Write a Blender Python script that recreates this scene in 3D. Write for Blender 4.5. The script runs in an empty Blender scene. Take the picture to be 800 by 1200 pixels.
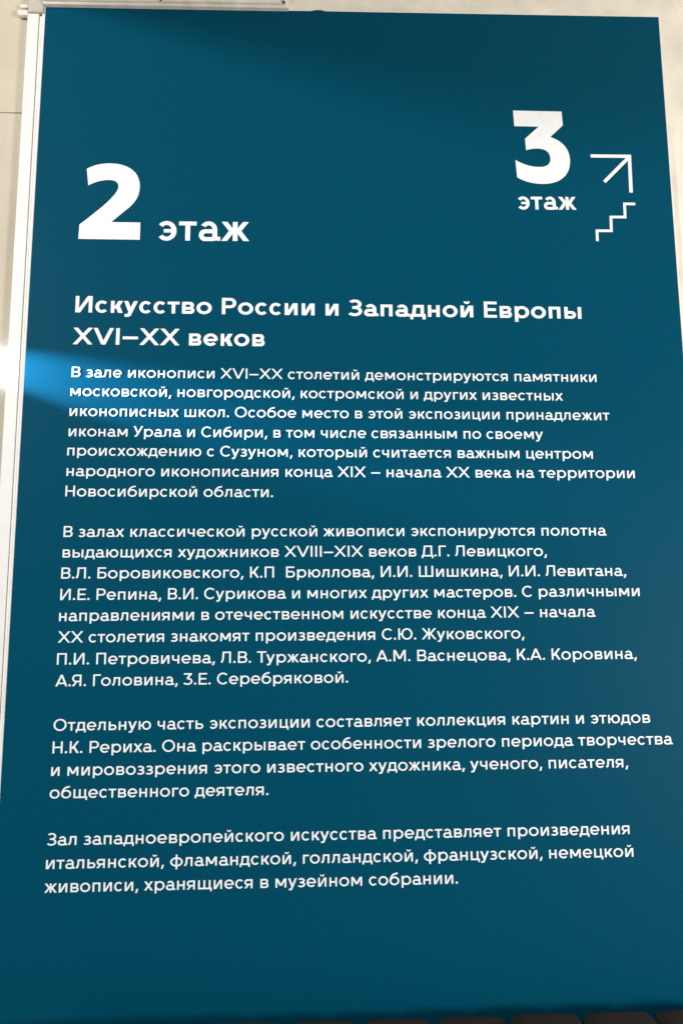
import bpy, bmesh, math, random
from mathutils import Matrix, Vector
random.seed(4)
scene = bpy.context.scene
col = scene.collection
EYE = 1.45            # camera height above the floor (m)
DIST = 1.50           # camera distance from the sign (m)

# ------------------------------------------------------------------ camera
cam = bpy.data.cameras.new("camera")
cam.sensor_fit = 'VERTICAL'
cam.sensor_height = 24.0
cam.lens = 24.0 * 920 / 1200
cam.clip_start = 0.05
cam.clip_end = 100
camo = bpy.data.objects.new("camera", cam)
col.objects.link(camo)
R = [[0.9990856724438599, 0.0067737948541935775, -0.04221296981584549],
     [-0.0004007090658520885, 0.9888088501526052, 0.1491874568860505],
     [0.04275112337289777, -0.14903413556348738, 0.9879074692941638]]
def wv(r):            # fit axes (right, down, into wall) -> Blender axes
    return Vector((r[0], r[2], -r[1]))
cx, cdn, cf = wv(R[0]), wv(R[1]), wv(R[2])
m = Matrix.Identity(4)
for i in range(3):
    m[i][0], m[i][1], m[i][2] = cx[i], -cdn[i], -cf[i]
m.translation = Vector((0, -DIST, EYE))
camo.matrix_world = m
scene.camera = camo

# ------------------------------------------------------------------ world, lamps, exposure
w = bpy.data.worlds.new("World"); scene.world = w; w.use_nodes = True
bg = w.node_tree.nodes['Background']
bg.inputs[0].default_value = (1.0, 0.98, 0.95, 1)
bg.inputs[1].default_value = 0.40

def area(name, loc, target, size, power, color, size_y=None):
    d = bpy.data.lights.new(name, 'AREA'); d.energy = power; d.color = color
    if size_y:
        d.shape = 'RECTANGLE'; d.size = size; d.size_y = size_y
    else:
        d.shape = 'DISK'; d.size = size
    o = bpy.data.objects.new(name, d); col.objects.link(o)
    o.location = loc
    o.rotation_euler = (Vector(target) - Vector(loc)).to_track_quat('-Z', 'Y').to_euler()
    return o
area("hall_lamp", (-2.56, -2.2, EYE + 1.90), (0.0, 0, EYE + 0.4), 0.36, 92, (1.0, 0.985, 0.96))
area("right_fill", (2.9, -2.5, EYE - .25), (0.2, 0, EYE + 0.1), .8, 118, (1.0, 0.965, 0.92))  # added fill from the right, lifts the sign's right side and haze

sc_v = scene.view_settings
scene.display_settings.display_device = 'sRGB'
sc_v.view_transform = 'Standard'; sc_v.look = 'None'; sc_v.exposure = 0; sc_v.gamma = 1
sc_v.use_curve_mapping = False

# ------------------------------------------------------------------ materials
def srgb(r, g, b):
    return tuple(((c / 255) / 12.92 if c / 255 <= .04045 else ((c / 255 + .055) / 1.055) ** 2.4) for c in (r, g, b)) + (1,)
def mat(name, color, rough=.5, spec=.5, var=0.0, vscale=8, bump=0.0, bscale=300, rvar=0.0, color2=None):
    M = bpy.data.materials.new(name); M.use_nodes = True
    nt = M.node_tree; b = nt.nodes['Principled BSDF']
    b.inputs['Base Color'].default_value = color
    b.inputs['Roughness'].default_value = rough
    b.inputs['Specular IOR Level'].default_value = spec
    tc = nt.nodes.new('ShaderNodeTexCoord')
    if var or color2:
        n = nt.nodes.new('ShaderNodeTexNoise'); n.inputs['Scale'].default_value = vscale; n.inputs['Detail'].default_value = 7
        nt.links.new(tc.outputs['Object'], n.inputs['Vector'])
        mx = nt.nodes.new('ShaderNodeMix'); mx.data_type = 'RGBA'
        c2 = color2 or tuple(c * (1 - var) for c in color[:3]) + (1,)
        mx.inputs[6].default_value = color; mx.inputs[7].default_value = c2
        r = nt.nodes.new('ShaderNodeValToRGB'); r.color_ramp.elements[0].position = .35; r.color_ramp.elements[1].position = .68
        nt.links.new(n.outputs['Fac'], r.inputs[0]); nt.links.new(r.outputs[0], mx.inputs[0])
        nt.links.new(mx.outputs[2], b.inputs['Base Color'])
    if rvar:
        n2 = nt.nodes.new('ShaderNodeTexNoise'); n2.inputs['Scale'].default_value = 5; n2.inputs['Detail'].default_value = 5
        nt.links.new(tc.outputs['Object'], n2.inputs['Vector'])
        mr = nt.nodes.new('ShaderNodeMapRange'); mr.inputs[3].default_value = rough - rvar; mr.inputs[4].default_value = rough + rvar
        nt.links.new(n2.outputs['Fac'], mr.inputs[0]); nt.links.new(mr.outputs[0], b.inputs['Roughness'])
    if bump:
        n3 = nt.nodes.new('ShaderNodeTexNoise'); n3.inputs['Scale'].default_value = bscale; n3.inputs['Detail'].default_value = 4
        nt.links.new(tc.outputs['Object'], n3.inputs['Vector'])
        bp = nt.nodes.new('ShaderNodeBump'); bp.inputs['Strength'].default_value = bump; bp.inputs['Distance'].default_value = .002
        nt.links.new(n3.outputs['Fac'], bp.inputs['Height']); nt.links.new(bp.outputs[0], b.inputs['Normal'])
    return M
M_blue = mat("satin_blue_film", (.0001, .0665, .121, 1), .42, .04, var=.30, vscale=380, bump=.10, bscale=420, rvar=.05)
M_vinyl = mat("white_vinyl", (.82, .845, .85, 1), .45, .35, var=.07, vscale=60)
M_board = mat("white_foam_board", (.78, .77, .74, 1), .6, .3, var=.08, vscale=40)
M_wall = mat("cream_wall_paint", (.80, .75, .65, 1), .75, .25, var=.16, vscale=16, bump=.5, bscale=160)
M_clad = mat("beige_cladding", (.55, .485, .385, 1), .7, .25, var=.10, vscale=9, bump=.4, bscale=160)
M_plastic = mat("white_trim_plastic", (.75, .755, .73, 1), .42, .45, var=.05, vscale=25, bump=.04, bscale=120)
M_channel = mat("cream_channel_plastic", (.80, .75, .66, 1), .5, .4, var=.18, vscale=30, bump=.12, bscale=90)
M_cap = mat("shaded_cap_plastic", (.50, .46, .40, 1), .6, .3, var=.15, vscale=30)  # cream of the cap darkened, its shade put into the colour
M_chip = mat("dark_gap", (.02, .018, .016, 1), .8, .2, var=.3, vscale=60)
M_cloth = mat("dark_brown_upholstery", (.026, .018, .015, 1), .85, .25, var=.35, vscale=500, bump=.6, bscale=900)
M_floor = mat("grey_floor_tile", (.30, .29, .27, 1), .4, .5, var=.2, vscale=6)
M_metal = mat("grey_lamp_metal", (.35, .35, .36, 1), .35, .6, var=.1, vscale=30)
M_lamp = bpy.data.materials.new("lit_cool_led"); M_lamp.use_nodes = True
b_ = M_lamp.node_tree.nodes['Principled BSDF']
b_.inputs['Emission Color'].default_value = (.82, .92, 1, 1); b_.inputs['Emission Strength'].default_value = 14

# ------------------------------------------------------------------ object helpers
def link(name, bm, M, parent=None, smooth=False):
    me = bpy.data.meshes.new(name); bm.normal_update(); bm.to_mesh(me); bm.free()
    me.materials.append(M)
    if smooth:
        for p in me.polygons: p.use_smooth = True
    o = bpy.data.objects.new(name, me); col.objects.link(o)
    if parent: o.parent = parent
    return o
def tag(o, label=None, cat=None, group=None, kind=None):
    if label: o['label'] = label
    if cat: o['category'] = cat
    if group: o['group'] = group
    if kind: o['kind'] = kind
    return o
def empty(name, loc=(0, 0, 0)):
    o = bpy.data.objects.new(name, None); col.objects.link(o); o.location = loc; return o
def box(bm, x0, x1, y0, y1, z0, z1, bevel=0, seg=2):
    vs = [bm.verts.new((x, y, z)) for x in (x0, x1) for y in (y0, y1) for z in (z0, z1)]
    fs = [bm.faces.new([vs[i] for i in q]) for q in ((0, 1, 3, 2), (4, 6, 7, 5), (0, 4, 5, 1), (2, 3, 7, 6), (0, 2, 6, 4), (1, 5, 7, 3))]
    bmesh.ops.recalc_face_normals(bm, faces=fs)
    if bevel:
        es = list({e for f in fs for e in f.edges})
        bmesh.ops.bevel(bm, geom=es, offset=bevel, segments=seg, profile=.5, affect='EDGES')
def slab(bm, pts, y_front, y_back):
    """prism from an x,z outline (m), front face towards the camera"""
    f = [bm.verts.new((x, y_front, z)) for x, z in pts]; b = [bm.verts.new((x, y_back, z)) for x, z in pts]
    bm.faces.new(f); bm.faces.new(b[::-1])
    n = len(pts)
    for i in range(n):
        bm.faces.new((f[i], b[i], b[(i + 1) % n], f[(i + 1) % n]))
    bmesh.ops.recalc_face_normals(bm, faces=bm.faces[:])

# ------------------------------------------------------------------ setting
bm = bmesh.new()
seam = EYE + 1.066
box(bm, -.5845, 2.4, .012, .16, 0, 2.95)
o = link("wall", bm, M_wall)
tag(o, "cream painted wall carrying the blue sign, seen above and right of it", "wall", kind="structure")
bm = bmesh.new()
box(bm, -2.4, -.5855, .014, .16, 0, seam - .0012)
box(bm, -2.4, -.5855, .014, .16, seam + .0012, 2.95)
box(bm, -2.4, -.5855, .017, .15, seam - .0012, seam + .0012)
o = link("wall_cladding", bm, M_clad)
tag(o, "beige wall cladding with a fine horizontal seam, left of the white rail", "wall", kind="structure")
bm = bmesh.new(); box(bm, -2.4, 2.4, -3.6, .16, -.1, -.002)
tag(link("floor", bm, M_floor), kind="structure")
bm = bmesh.new(); box(bm, -.76, 2.4, -.9, .010, EYE + 1.385, EYE + 1.5)  # unseen slab added to cast the diagonal shade over the sign's top
tag(link("shadow_soffit", bm, M_wall), kind="structure")

# ------------------------------------------------------------------ stroke lettering
C, X = 700.0, 510.0
def vbar(x, y0, y1, w): return [([(x, y0), (x, y1)], [(x + w, y0), (x + w, y1)])]
def hbar(x0, x1, y, t): return [([(x0, y), (x1, y)], [(x0, y + t), (x1, y + t)])]
def diag(a, b, wd): return [([a, b], [(a[0] + wd, a[1]), (b[0] + wd, b[1])])]
def arc(x0, x1, y0, y1, a0, a1, wx, wy):
    mx, my, rx, ry = (x0 + x1) / 2, (y0 + y1) / 2, (x1 - x0) / 2, (y1 - y0) / 2
    n = max(6, int(abs(a1 - a0) / 9)); A, B = [], []
    for i in range(n + 1):
        t = math.radians(a0 + (a1 - a0) * i / n); c, s = math.cos(t), math.sin(t)
        A.append((mx + rx * c, my + ry * s)); B.append((mx + (rx - wx) * c, my + (ry - wy) * s))
    return [(A, B)]
def line(pts, w):     # constant-width polyline with mitred corners
    A, B = [], []
    for i, p in enumerate(pts):
        d0 = Vector(p) - Vector(pts[i - 1]) if i else Vector(pts[1]) - Vector(p)
        d1 = Vector(pts[i + 1]) - Vector(p) if i < len(pts) - 1 else d0
        d0.normalize(); d1.normalize()
        n0, n1 = Vector((-d0.y, d0.x)), Vector((-d1.y, d1.x)); n = (n0 + n1).normalized()
        k = w / 2 / max(.35, n.dot(n0))
        A.append(tuple(Vector(p) + n * k)); B.append(tuple(Vector(p) - n * k))
    return [(A, B)]
def el_leg(xt, H, w, foot=0):   # left leg of л: upright, curling out at the foot
    pts = [(xt + w / 2, H), (xt + w / 2 - 12, H * .55), (xt + w / 2 - 30, H * .30), (xt + w / 2 - 62, H * .15), (xt - w * .62 - 35 + w * .2, w * .36)]
    return line(pts, w)
def glyph(ch, w):
    """strokes and ink width of one letter in font units, weight w; plus side bearings"""
    t = .86 * w; S = []; sb = (112 - .24 * w, 112 - .24 * w); rd = 46 - .05 * w; di = 16; O = 9
    u = ch
    if u == 'и' or u == 'й':
        W = 380 + .9 * w; S += vbar(0, 0, X, w) + vbar(W - w, 0, X, w) + diag((w * .22, 0), (W - 1.36 * w, X), 1.14 * w)
        if u == 'й': S += arc(W / 2 - 125, W / 2 + 125, X + 72, X + 310, 188, 352, .66 * w, .66 * w)
    elif u == 'И':
        W = 490 + 1.1 * w; S += vbar(0, 0, C, w) + vbar(W - w, 0, C, w) + diag((w * .22, 0), (W - 1.36 * w, C), 1.14 * w)
    elif u in 'кК':
        H = X if u == 'к' else C; W = 385 + .6 * w if u == 'к' else 455 + .7 * w
        S += vbar(0, 0, H, w) + diag((.72 * w, .36 * H), (W - 1.36 * w, H), 1.3 * w) + diag((W - 1.34 * w, 0), (1.15 * w + (20 if H == C else 0), .60 * H), 1.3 * w); sb = (sb[0], di)
    elif u in 'гГ':
        H = X if u == 'г' else C; W = 280 + .6 * w if u == 'г' else 390 + .5 * w
        S += vbar(0, 0, H, w) + hbar(w * .5, W, H - t, t); sb = (sb[0], 22)
    elif u in 'нН':
        H = X if u == 'н' else C; W = 330 + 1.0 * w if u == 'н' else 455 + 1.1 * w
        S += vbar(0, 0, H, w) + vbar(W - w, 0, H, w) + hbar(w * .5, W - w * .5, H * .5 - t * .5, t)
    elif u in 'пП':
        H = X if u == 'п' else C; W = 330 + w if u == 'п' else 440 + 1.1 * w
        S += vbar(0, 0, H, w) + vbar(W - w, 0, H, w) + hbar(w * .5, W - w * .5, H - t, t)
    elif u in 'тТ':
        H = X if u == 'т' else C; W = 350 + .8 * w if u == 'т' else 480 + .7 * w
        S += vbar(W / 2 - w / 2, 0, H - t * .5, w) + hbar(0, W, H - t, t); sb = (20, 20)
    elif u in 'лЛ':
        H = X if u == 'л' else C; W = 405 + .8 * w if u == 'л' else 510 + .9 * w; xl = 92 + .25 * w
        S += vbar(W - w, 0, H, w) + hbar(xl + 4, W - w * .5, H - t, t) + el_leg(xl, H, w); sb = (14, sb[1])
    elif u in 'дД':
        H = X if u == 'д' else C; W = 470 + 1.0 * w if u == 'д' else 600 + w; D_ = -115
        xl = 120 if u == 'д' else 140
        S += hbar(0, W, 0, t) + vbar(0, D_, t * .6, .9 * w) + vbar(W - .9 * w, D_, t * .6, .9 * w)
        S += vbar(W - 1.0 * w - 62, t * .5, H, w) + hbar(xl + 8, W - w - 30, H - t, t) + diag((62, t * .4), (xl, H), 1.02 * w); sb = (12, 12)
    elif u in 'мМ':
        H = X if u == 'м' else C; W = 490 + 1.2 * w if u == 'м' else 600 + 1.2 * w; dp = .20 * H
        S += vbar(0, 0, H, w) + vbar(W - w, 0, H, w) + diag((W / 2 - .62 * w, dp), (.10 * w, H), 1.2 * w) + diag((W / 2 - .58 * w, dp), (W - 1.3 * w, H), 1.2 * w)
    elif u in 'шШщ':
        H = C if u == 'Ш' else X; W = 570 + 1.3 * w if u != 'Ш' else 720 + 1.4 * w
        S += vbar(0, 0, H, w) + vbar(W / 2 - w / 2, 0, H, w) + vbar(W - w, 0, H, w) + hbar(w * .5, W - w * .5, 0, t)
        if u == 'щ':
            S += hbar(W - w, W + 72, 0, t) + vbar(W + 72 - .9 * w, -115, t * .6, .9 * w); W += 72; sb = (sb[0], 20)
    elif u == 'ц':
        W = 340 + 1.0 * w; S += vbar(0, 0, X, w) + vbar(W - w, 0, X, w) + hbar(w * .5, W, 0, t) + hbar(W - w, W + 72, 0, t) + vbar(W + 72 - .9 * w, -115, t * .6, .9 * w); W += 72; sb = (sb[0], 20)
    elif u == 'ч':
        W = 330 + .9 * w; S += vbar(W - w, 0, X, w) + vbar(0, 330, X, w) + arc(0, 360, 165, 500, 178, 272, w, t) + hbar(178, W - w * .5, 165, t); sb = (85 - .2 * w, sb[1])
    elif u in 'ьы':
        W = 390 + .5 * w; b = 318 + .1 * w; rx = b / 2
        S += vbar(0, 0, X, w) + hbar(w * .5, W - rx, 0, t) + hbar(w * .5, W - rx, b - t, t) + arc(W - 2 * rx, W, 0, b, -92, 92, w, t); sb = (sb[0], rd)
        if u == 'ы': S += vbar(W + 95 - .1 * w, 0, X, w); W += 95 + .9 * w; sb = (sb[0], 112 - .24 * w)
    elif u in 'вВ':
        H = X if u == 'в' else C; W = 390 + .65 * w if u == 'в' else 465 + .7 * w
        b = .56 * H + .02 * w; ub = .46 * H + .5 * t; W2 = W - 24; r1, r2 = b / 2, ub / 2
        S += vbar(0, 0, H, w) + hbar(w * .5, W - r1, 0, t) + hbar(w * .5, W2 - r2, b - t, t) + hbar(w * .5, W2 - r2, H - t, t)
        S += arc(W - 2 * r1, W, 0, b, -92, 92, w, t) + arc(W2 - 2 * r2, W2, H - ub, H, -92, 92, w, t); sb = (sb[0], rd)
    elif u == 'Б':
        W = 465 + .6 * w; b = .60 * C; r1 = b / 2
        S += vbar(0, 0, C, w) + hbar(w * .5, W - r1, 0, t) + hbar(w * .5, W - r1, b - t, t) + arc(W - 2 * r1, W, 0, b, -92, 92, w, t) + hbar(w * .5, W - 40, C - t, t); sb = (sb[0], rd)
    elif u == 'Р':
        W = 445 + .8 * w; b = .62 * C; r1 = b / 2
        S += vbar(0, 0, C, w) + hbar(w * .5, W - r1, C - b, t) + hbar(w * .5, W - r1, C - t, t) + arc(W - 2 * r1, W, C - b, C, -92, 92, w, t); sb = (sb[0], 30)
    elif u in 'яЯ':
        H = X if u == 'я' else C; W = 390 + .7 * w if u == 'я' else 450 + .8 * w; y0 = .36 * H - .1 * w; b = H - y0; r1 = b / 2
        S += vbar(W - w, 0, H, w) + hbar(r1, W - w * .5, y0, t) + hbar(r1, W - w * .5, H - t, t) + arc(0, 2 * r1, y0, H, 88, 272, w, t) + diag((0, 0), (W * .5 - .6 * w, y0 + t * .6), 1.18 * w); sb = (22, sb[1])
    elif u == 'а':
        tl = 78; W = 415 + .9 * w + 20; xs = W - tl - w; b = 300 + .12 * w; r1 = b / 2
        S += arc(28, xs + w, X + O - 2 * 215, X + O, -2, 148, w, t) + vbar(xs, 75, X - 205, w)
        S += arc(0, 2 * r1, -O, b - O, 88, 272, w, t) + hbar(r1, xs + w * .5, b - O - t, t) + line([(r1, -O + t / 2), (xs - 20, -O + t / 2), (xs + w * .6, 55)], t)
        S += arc(xs, xs + 2 * (w + 26), 0, 2 * (w + 40), 178, 272, w, t) + hbar(xs + w + 20, W, 0, t); sb = (rd, 8)
    elif u == 'б':
        W = 485 + .75 * w; S += arc(0, W, -O, 465 + .2 * w, 0, 360, w, t) + arc(0, 660 + .6 * w, -200, C - 12, 178, 104, w, t) + diag((W * .55 - 20, C - t - 36), (W * .55 + 150, C - t + 42), 14)
        S += line([(W * .50 - 10, C - 12 - t * .62), (W - 90, C + 18 - t * .5)], t); sb = (rd, rd)
    elif u == 'е':
        W = 475 + .6 * w; S += arc(0, W, -O, X + O, -6, 318, w, t) + hbar(w * .6, W - w * .35, X * .5 - t * .55, t * .86); sb = (rd, rd - 6)
    elif u in 'зЗ':
        H = X if u == 'з' else C; W = 350 + .7 * w if u == 'з' else 440 + .8 * w
        b = .53 * H + t * .5; ub = .47 * H + t * .5 + O; k = .16 * W
        S += arc(-k * .5, W, -O, b - O, -146, 91, w, t) + arc(0, W - 20, H + O - ub - 2, H + O, -91, 146, w, t) + hbar(W * .30, W * .48, b - O - t - 1, t); sb = (28, rd)
    elif u == 'э':
        W = 420 + .6 * w; S += arc(-14, W, -O, X + O, -140, 140, w, t) + hbar(W * .34, W - w * .5, X * .5 - t * .43, t * .86); sb = (28, rd)
    elif u == 'с':
        W = 435 + .4 * w; S += arc(0, W + 14, -O, X + O, 42, 318, w, t); sb = (rd, 22)
    elif u == 'С':
        W = 590 + .5 * w; S += arc(0, W + 60, -O, C + O, 44, 316, w, t); sb = (rd + 6, 26)
    elif u == 'о':
        W = 485 + .75 * w; S += arc(0, W, -O, X + O, 0, 360, w, t); sb = (rd, rd)
    elif u == 'О':
        W = 680 + .6 * w; S += arc(0, W, -O, C + O, 0, 360, w, t); sb = (rd + 6, rd + 6)
    elif u in 'юЮ':
        H = X if u == 'ю' else C; W0 = 445 + .75 * w if u == 'ю' else 610 + .6 * w; g = w + 95 - .1 * w
        S += vbar(0, 0, H, w) + hbar(w * .5, g + w * .5, H / 2 - t / 2, t) + arc(g, g + W0, -O, H + O, 0, 360, w, t); W = g + W0; sb = (sb[0], rd)
    elif u == 'р':
        W = 470 + .75 * w; S += vbar(0, -165, X, w) + arc(0, W, -O, X + O, 0, 360, w, t); sb = (sb[0], rd)
    elif u in 'уУ':
        H = X if u == 'у' else C; W = 425 + .75 * w if u == 'у' else 510 + .75 * w; lo = -165 if u == 'у' else 0
        S += diag((W * .5 - .58 * w, H * .04 if u == 'у' else H * .26), (0, H), 1.14 * w)
        xb = W * .5 - .62 * w - (70 if u == 'у' else 105)
        S += diag((xb, lo + t * .5 if u == 'у' else t * .5), (W - 1.14 * w, H), 1.14 * w)
        S += line([(xb + 1.10 * w, lo + t * 1.05), (xb + .45 * w, lo + t * .52), (xb - 75 if u == 'у' else xb - 60, lo + t * .5)], t); sb = (di, di)
    elif u == 'ф':
        W = 600 + 1.0 * w; S += arc(0, W, -O, X + O, 0, 360, w, t) + vbar(W / 2 - w / 2, -165, 668, w); sb = (rd, rd)
    elif u in 'хХX':
        H = X if u == 'х' else C; W = 400 + 1.0 * w if u == 'х' else 600 + 1.15 * w; k = 1.24 * w
        S += diag((0, 0), (W - k - 8, H), k) + diag((W - k, 0), (8, H), k); sb = (di, di)
    elif u == 'V':
        W = 620 + 1.15 * w; k = 1.12 * w; S += diag((W / 2 - k / 2, 0), (0, C), k) + diag((W / 2 - k / 2, 0), (W - k, C), k); sb = (di - 6, di - 6)
    elif u == 'I':
        W = w; S += vbar(0, 0, C, w)
    elif u == 'А':
        W = 590 + 1.0 * w; k = 1.12 * w; S += diag((0, 0), (W / 2 - k / 2, C), k) + diag((W - k, 0), (W / 2 - k / 2, C), k) + hbar(W * .24, W * .76, C * .20, t); sb = (di - 6, di - 6)
    elif u == 'Е':
        W = 400 + .8 * w; S += vbar(0, 0, C, w) + hbar(w * .5, W, 0, t) + hbar(w * .5, W, C - t, t) + hbar(w * .5, W - 35, C / 2 - t / 2, t); sb = (sb[0], 36)
    elif u in 'жЖ':
        H = X if u == 'ж' else C; W = 580 + 1.1 * w if u == 'ж' else 780 + w; k = 1.22 * w; m_ = W / 2
        S += vbar(m_ - w / 2, 0, H, w)
        S += diag((0, 0), (m_ - 1.05 * w, H * .6), k) + diag((m_ - .95 * w, H * .42), (10, H), k)
        S += diag((W - k, 0), (m_ - .17 * w, H * .6), k) + diag((m_ - .27 * w, H * .42), (W - k - 10, H), k); sb = (di, di)
    elif u == '3':
        W = 450 + .7 * w; S += hbar(20, W - 40, C - t, t) + line([(W - 40 - w * .55, C - t * .5), (W * .42, C * .58 - 6)], w) + arc(-60, W, -O, .60 * C, -146, 98, w, t) ; sb = (28, rd)
    elif u == '.':
        r = .66 * w; W = 2 * r; S += [([(r + r * math.cos(a), r - 6 + r * math.sin(a)) for a in [math.pi * i / 10 for i in range(11)]], [(r + r * math.cos(a), r - 6 - r * math.sin(a)) for a in [math.pi * i / 10 for i in range(11)]])]; sb = (50, 50)
    elif u == ',':
        W = 1.5 * w; S += diag((-.1 * w, -125), (.55 * w, w * 1.05), 1.02 * w); sb = (42, 40)
    elif u == '–':
        W = 480 + .8 * w; S += hbar(0, W, 235, t); sb = (42, 42)
    elif u == ' ':
        W = 225; sb = (22, 22)
    else:
        raise ValueError("no letter " + ch)
    return S, W, sb

def strip(bm, A, B, f, y0, y1):
    """ribbon between outlines A and B, raised from y0 (back) to y1 (front)"""
    va = [bm.verts.new(f(p, y1)) for p in A]; vb = [bm.verts.new(f(p, y1)) for p in B]
    ca = [bm.verts.new(f(p, y0)) for p in A]; cb = [bm.verts.new(f(p, y0)) for p in B]
    fs = []
    for i in range(len(A) - 1):
        if (Vector(A[i]) - Vector(B[i])).length < 1e-4:
            q = (va[i], va[i + 1], vb[i + 1])
        elif (Vector(A[i + 1]) - Vector(B[i + 1])).length < 1e-4:
            q = (va[i], va[i + 1], vb[i])
        else:
            q = (va[i], va[i + 1], vb[i + 1], vb[i])
        fs.append(bm.faces.new(q))
        fs.append(bm.faces.new((va[i], ca[i], ca[i + 1], va[i + 1])))
        fs.append(bm.faces.new((vb[i], vb[i + 1], cb[i + 1], cb[i])))
    for i in (0, -1):
        if (Vector(A[i]) - Vector(B[i])).length > 1e-4:
            fs.append(bm.faces.new((va[i], vb[i], cb[i], ca[i]) if i == 0 else (vb[i], va[i], ca[i], cb[i])))
    for fc in fs[::1]:
        pass
    return fs

KERN = {('Г', 'о'): -45, ('Т', 'у'): -45, ('т', 'о'): -8, ('г', 'о'): -12, ('У', 'р'): -30, ('г', 'и'): 0, ('г', ','): -30}
def set_line(bm, text, p0, p1, cap, wt, adjust='both'):
    """letters from p0 (left end of baseline) to p1 (right end), in mm on the sign; cap height in mm"""
    s = cap / C; x = 0; items = []
    prev = None
    for i, ch in enumerate(text):
        S, W, sb = glyph(ch, wt)
        if i: x += sb[0] + KERN.get((prev, ch), 0)
        items.append((S, x)); xe = x + W; x = xe + sb[1]; prev = ch
    L = math.hypot(p1[0] - p0[0], p1[1] - p0[1]); kx = L / (xe * s)
    dx, dz = (p1[0] - p0[0]) / L, (p1[1] - p0[1]) / L
    for S, xo in items:
        for k, (A, B) in enumerate(S):
            def f(p, y, xo=xo):
                a, b = (xo + p[0]) * s * kx, p[1] * s
                return ((p0[0] + a * dx - b * dz) / 1000, y, EYE + (p0[1] + a * dz + b * dx) / 1000)
            strip(bm, A, B, f, -.00002, -.00035 - .000015 * k)
    return kx
def finish(name, bm, parent, label=None):
    for f in bm.faces:
        f.normal_update()
        if abs(f.normal.y) > .9 and f.normal.y > 0: f.normal_flip()
    o = link(name, bm, M_vinyl, parent)
    if label: o['label'] = label
    return o

# ------------------------------------------------------------------ the sign
sign = empty("information_sign", (0, 0, 0))
tag(sign, "tall blue museum information sign with white Cyrillic lettering", "sign")
bm = bmesh.new()
slab(bm, [(-.5568, EYE - .82), (.7628, EYE - .82), (.7660, EYE + 1.3195), (-.5568, EYE + 1.3055)], .0010, .0115)
link("backing_board", bm, M_board, sign)
bm = bmesh.new()
top = [(.7626, EYE + 1.3166)]
# the film's cut top edge, with the small nicks seen in it
for xx, dz in ((.20, 0), (.038, 0), (.034, .0016), (.027, .0029), (.019, .0031), (.012, .0014), (.006, 0), (-.04, 0), (-.55, 0)):
    top.append((xx, EYE + 1.3027 + (xx + .5539) / 1.3167 * .014 + dz))
slab(bm, [(-.5548, EYE - .815), (.7595, EYE - .815)] + top, 0, .0008)
link("blue_face", bm, M_blue, sign)

BODY, BW = 20.9, 100
paras = {
 "a": (("В зале иконописи XVI–XX столетий демонстрируются памятники", (-460.9, 493.6), (579.6, 490.6)),
       ("московской, новгородской, костромской и других известных", (-461.5, 455.4), (509.4, 451.5)),
       ("иконописных школ. Особое место в этой экспозиции принадлежит", (-461.6, 415.0), (601.6, 411.5)),
       ("иконам Урала и Сибири, в том числе связанным по своему", (-461.6, 374.6), (465.6, 372.3)),
       ("происхождению с Сузуном, который считается важным центром", (-462.5, 336.6), (563.5, 332.8)),
       ("народного иконописания конца XIX – начала XX века на территории", (-462.1, 296.4), (645.4, 293.8)),
       ("Новосибирской области.", (-462.5, 256.7), (-67.1, 255.4))),
 "b": (("В залах классической русской живописи экспонируются полотна", (-462.4, 178.6), (581.8, 179.7)),
       ("выдающихся художников XVIII–XIX веков Д.Г. Левицкого,", (-462.4, 139.5), (462.3, 139.8)),
       ("В.Л. Боровиковского, К.П  Брюллова, И.И. Шишкина, И.И. Левитана,", (-463.1, 99.7), (616.2, 100.9)),
       ("И.Е. Репина, В.И. Сурикова и многих других мастеров. С различными", (-463.0, 59.6), (640.2, 61.7)),
       ("направлениями в отечественном искусстве конца XIX – начала", (-463.4, 20.5), (551.4, 22.5)),
       ("XX столетия знакомят произведения С.Ю. Жуковского,", (-463.8, -19.2), (411.6, -17.7)),
       ("П.И. Петровичева, Л.В. Туржанского, А.М. Васнецова, К.А. Коровина,", (-463.7, -59.4), (626.8, -57.6)),
       ("А.Я. Головина, 3.Е. Серебряковой.", (-464.6, -98.7), (75.1, -96.9))),
 "c": (("Отдельную часть экспозиции составляет коллекция картин и этюдов", (-464.4, -178.2), (645.2, -176.5)),
       ("Н.К. Рериха. Она раскрывает особенности зрелого периода творчества", (-464.2, -218.0), (685.6, -216.3)),
       ("и мировоззрения этого известного художника, ученого, писателя,", (-464.8, -257.4), (597.7, -257.0)),
       ("общественного деятеля.", (-465.7, -296.7), (-72.1, -296.7))),
 "d": (("Зал западноевропейского искусства представляет произведения", (-466.6, -377.4), (593.2, -375.8)),
       ("итальянской, фламандской, голландской, французской, немецкой", (-466.3, -417.4), (597.9, -415.7)),
       ("живописи, хранящиеся в музейном собрании.", (-467.1, -457.1), (271.6, -456.1))),
}
plabel = {"a": "seven-line paragraph directly under the bold heading", "b": "eight-line paragraph naming many painters",
          "c": "four-line paragraph below the longest paragraph", "d": "three-line paragraph at the bottom of the sign"}
for k, rows in paras.items():
    bm = bmesh.new(); ks = []
    for txt, p0, p1 in rows:
        ks.append(round(set_line(bm, txt, p0, p1, BODY, BW), 3))
    print("fit", k, ks)
    finish("paragraph", bm, sign, plabel[k])
for txt, p0, p1 in (("Искусство России и Западной Европы", (-459.7, 626.6), (556.0, 623.9)), ("XVI–XX веков", (-461.9, 560.5), (-85.7, 559.7))):
    bm = bmesh.new(); print("fit h", set_line(bm, txt, p0, p1, 34.2, 135)); finish("heading_line", bm, sign)
bm = bmesh.new(); print("fit e1", set_line(bm, "этаж", (-303.7, 781.3), (-118.7, 782.3), 56.5, 122))
finish("floor_word", bm, sign, "larger word beside the big numeral two")
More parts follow.
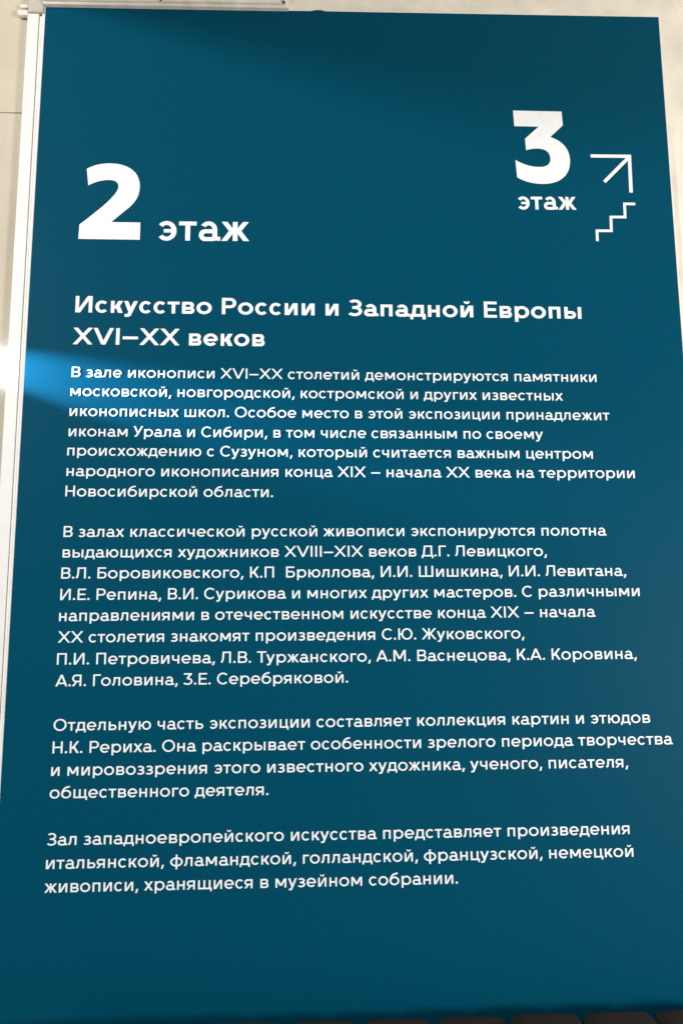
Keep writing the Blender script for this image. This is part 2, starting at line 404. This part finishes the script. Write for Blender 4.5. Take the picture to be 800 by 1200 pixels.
bm = bmesh.new(); print("fit e2", set_line(bm, "этаж", (434.0, 861.0), (558.2, 862.4), 39.0, 124))
finish("floor_word", bm, sign, "smaller word under the numeral three")

def bez(p0, p1, p2, p3, n=10):
    return [tuple((1 - t) ** 3 * a + 3 * (1 - t) ** 2 * t * b + 3 * (1 - t) * t * t * c + t ** 3 * d for a, b, c, d in zip(p0, p1, p2, p3)) for t in [i / n for i in range(n)]]
def outline(name, pts, label):
    """flat raised figure from a closed x,z outline in mm"""
    bm = bmesh.new(); y = -.00045
    pts = [p for i, p in enumerate(pts) if math.hypot(p[0] - pts[i - 1][0], p[1] - pts[i - 1][1]) > .05]
    f = [bm.verts.new((a / 1000, y, EYE + b / 1000)) for a, b in pts]; n = len(f)
    g = [bm.verts.new((a / 1000, -.00002, EYE + b / 1000)) for a, b in pts]
    es = [bm.edges.new((f[i], f[(i + 1) % n])) for i in range(n)]
    bmesh.ops.triangle_fill(bm, use_beauty=True, edges=es)
    for i in range(n): bm.faces.new((f[i], g[i], g[(i + 1) % n], f[(i + 1) % n]))
    return finish(name, bm, sign, label)
# numeral two: local units 250 wide, 312 high
P2 = (bez((22, 288), (50, 304), (84, 312), (120, 312)) + bez((120, 312), (196, 312), (242, 276), (243, 218)) + bez((243, 218), (243, 178), (226, 148), (186, 118))
      + [(186, 118), (131, 70), (250, 70), (250, 0), (0, 0), (2, 58)] + bez((2, 58), (50, 96), (96, 134), (124, 164)) + bez((124, 164), (144, 186), (155, 202), (155, 216))
      + bez((155, 216), (155, 234), (140, 243), (116, 243)) + bez((116, 243), (84, 243), (52, 233), (22, 214)))
outline("floor_number", [(-460.2 + x / 250 * 122.2, 781.9 + y / 312 * 165.5) for x, y in P2], "large numeral two")
# numeral three: local units 315 wide, 403 high (bottom at 0)
P3 = ([(0, 403), (281, 403), (284, 326), (208, 259)] + bez((208, 259), (276, 240), (315, 196), (315, 134)) + bez((315, 134), (315, 48), (250, 0), (148, 0))
      + bez((148, 0), (96, 0), (44, 12), (8, 34)) + [(8, 34), (2, 128)] + bez((2, 128), (46, 104), (90, 92), (134, 92)) + bez((134, 92), (178, 92), (203, 108), (203, 140))
      + bez((203, 140), (203, 174), (178, 194), (134, 194)) + bez((134, 194), (110, 194), (84, 190), (66, 184)) + [(66, 184), (62, 247), (144, 316), (4, 316)])
outline("floor_number", [(433.5 + x / 315 * 116.5, 919.0 + y / 403 * 166.5) for x, y in P3], "large numeral three")

def strokes(name, lst, wd, label):
    bm = bmesh.new()
    for k, pts in enumerate(lst):
        for A, B in line(pts, wd):
            strip(bm, A, B, lambda p, y: (p[0] / 1000, y, EYE + p[1] / 1000), -.00002, -.0004 - .000015 * k)
    return finish(name, bm, sign, label)
strokes("arrow", [[(594.5, 984.6), (677.5, 985.4), (676.0, 903.0)], [(676.5, 983.5), (620.5, 926.0)]], 7.2, "thin arrow pointing up and right")
strokes("stair_symbol", [[(683.0, 877.4), (660.4, 877.2), (659.9, 847.7), (629.8, 847.2), (628.9, 816.6), (598.6, 816.1), (598.3, 793.2)]], 5.6, "zigzag stair pictogram of three steps")

# ------------------------------------------------------------------ trims around the sign
bm = bmesh.new(); box(bm, -.5860, -.5628, -.0012, .0115, EYE - .9, EYE + 1.2845, .0010)
tag(link("trim_rail", bm, M_plastic), "white vertical plastic rail standing left of the blue sign", "trim")
bm = bmesh.new(); box(bm, -.5614, -.5571, .0006, .0115, EYE - .9, EYE + 1.2800, .0006)
tag(link("edge_strip", bm, M_board), "narrow white strip between the rail and the blue sign edge", "trim")
ch = empty("cable_channel", (-.3, 0, EYE + 1.31))
tag(ch, "cream cable channel running along the top left of the sign", "cable channel")
def chan(x0, x1, y0, y1, z0a, z0b, z1):
    bm = bmesh.new(); slab(bm, [(x0, z0a), (x1, z0b), (x1, z1), (x0, z1)], y0, y1)
    bmesh.ops.bevel(bm, geom=bm.edges[:], offset=.0012, segments=2, affect='EDGES')
    for v in bm.verts: v.co -= Vector((-.3, 0, EYE + 1.31))
    return bm
link("lower_ledge", chan(-.552, -.0405, -.010, .0115, EYE + 1.3010, EYE + 1.3065, EYE + 1.333), M_channel, ch)
link("cover", chan(-.552, -.046, -.016, -.0105, EYE + 1.3062, EYE + 1.3120, EYE + 1.372), M_channel, ch)
link("corner_cap", chan(-.5850, -.5535, -.0032, .0115, EYE + 1.2865, EYE + 1.2860, EYE + 1.372), M_cap, ch)
for pts in ([(-.0515, 1.3105), (-.0478, 1.3105), (-.0478, 1.3165), (-.0555, 1.3165), (-.0555, 1.3150), (-.0515, 1.3150)],
            [(-.3085, 1.3085), (-.3055, 1.3085), (-.3075, 1.3170), (-.3110, 1.3170)]):
    bm = bmesh.new()
    slab(bm, [(a, EYE + b) for a, b in pts], -.0172, -.0158)
    for v in bm.verts: v.co -= Vector((-.3, 0, EYE + 1.31))
    link("joint_gap", bm, M_chip, ch)
br = empty("wall_bracket", (-.60, .0115, EYE + 1.295))
tag(br, "small cream clip on the wall at the top of the rail", "bracket")
for z0, z1, x0 in ((1.2830, 1.2960, -.6085), (1.3000, 1.3085, -.6030)):
    bm = bmesh.new(); box(bm, x0 + .60, -.5860 + .60, -.010, 0, z0 - 1.295, z1 - 1.295, .0018)
    link("clip_arm", bm, M_channel, br)

# ------------------------------------------------------------------ wall lamp, plus an added off-frame spot drawing the cool streak
lo = Vector((-.6165, .006, EYE + .524))
lamp = empty("wall_lamp", lo)
tag(lamp, "small lit cool-white wall lamp left of the sign rail", "lamp")
bm = bmesh.new(); bmesh.ops.create_uvsphere(bm, u_segments=24, v_segments=14, radius=.023)
for v in bm.verts: v.co.y *= .36; v.co.z *= .8
link("lens", bm, M_lamp, lamp, True)
bm = bmesh.new(); box(bm, -.42, -.022, -.004, .0075, -.026, .026, .003)
link("mounting_plate", bm, M_metal, lamp)
src = Vector((-.95, -.046, EYE + .601)); tgt = Vector((-.43, 0, EYE + .477)); ax = (tgt - src).normalized()
q = ax.to_track_quat('-Z', 'Y')
bm = bmesh.new(); bmesh.ops.create_cone(bm, cap_ends=True, segments=28, radius1=.026, radius2=.020, depth=.07)
for v in bm.verts: v.co.z += .045
bmesh.ops.transform(bm, matrix=Matrix.Translation(src - lo) @ q.to_matrix().to_4x4(), verts=bm.verts[:])
link("added_spot_head", bm, M_metal, lamp)  # head and arm invented out of frame as the streak's origin
bm = bmesh.new(); p = src - lo - ax * .05; box(bm, p.x - .008, p.x + .008, p.y + .01, .0, p.z - .06, p.z + .008, .002)
link("arm", bm, M_metal, lamp)
d = bpy.data.lights.new("streak_spot", 'SPOT'); d.energy = 360.0; d.color = (.42, .76, 1.0)  # spot added to imitate the cool streak across the sign
d.spot_size = math.radians(14.5); d.spot_blend = 1.0; d.shadow_soft_size = .003
so = bpy.data.objects.new("streak_spot", d); col.objects.link(so)
so.location = src; so.rotation_euler = (tgt - src).to_track_quat('-Z', 'Y').to_euler()

# ------------------------------------------------------------------ padded bench under the sign
bench = empty("padded_bench", (.2, -.2, 0))
tag(bench, "dark brown padded bench with rounded vertical back pads below the sign", "bench")
k = (DIST - .10) / DIST; pit = .1362 * k; x0 = .3679 * k
bm = bmesh.new()
box(bm, x0 - 6 * pit - .2, x0 + 5 * pit - .2, -.34, .06, .10, .42, .03, 4)
box(bm, x0 - 6 * pit - .2 + .03, x0 + 5 * pit - .2 - .03, -.30, .12, .0, .098)
link("seat", bm, M_cloth, bench)
for i in range(-6, 5):
    bm = bmesh.new()
    a = x0 + i * pit - .2
    zt = EYE - .7072 * k + random.uniform(-.0015, .0015)
    box(bm, a + .0012, a + pit - .0012, .065, .165, .30, zt, 0)
    bmesh.ops.subdivide_edges(bm, edges=bm.edges[:], cuts=2, use_grid_fill=True)
    mx = a + pit / 2
    for v in bm.verts:
        if v.co.z > zt - .001: v.co.z -= .0
    es = [e for e in bm.edges if len(e.link_faces) == 2 and e.calc_face_angle(0) > .5]
    bmesh.ops.bevel(bm, geom=es, offset=.021, segments=6, profile=.6, affect='EDGES', clamp_overlap=True)
    for v in bm.verts:      # plump crown
        q = 1 - ((v.co.x - mx) / (pit / 2)) ** 2
        if v.co.z > zt - .03: v.co.z += .004 * q
        if v.co.y < .08: v.co.y -= .008 * q
    link("back_pad", bm, M_cloth, bench, True)
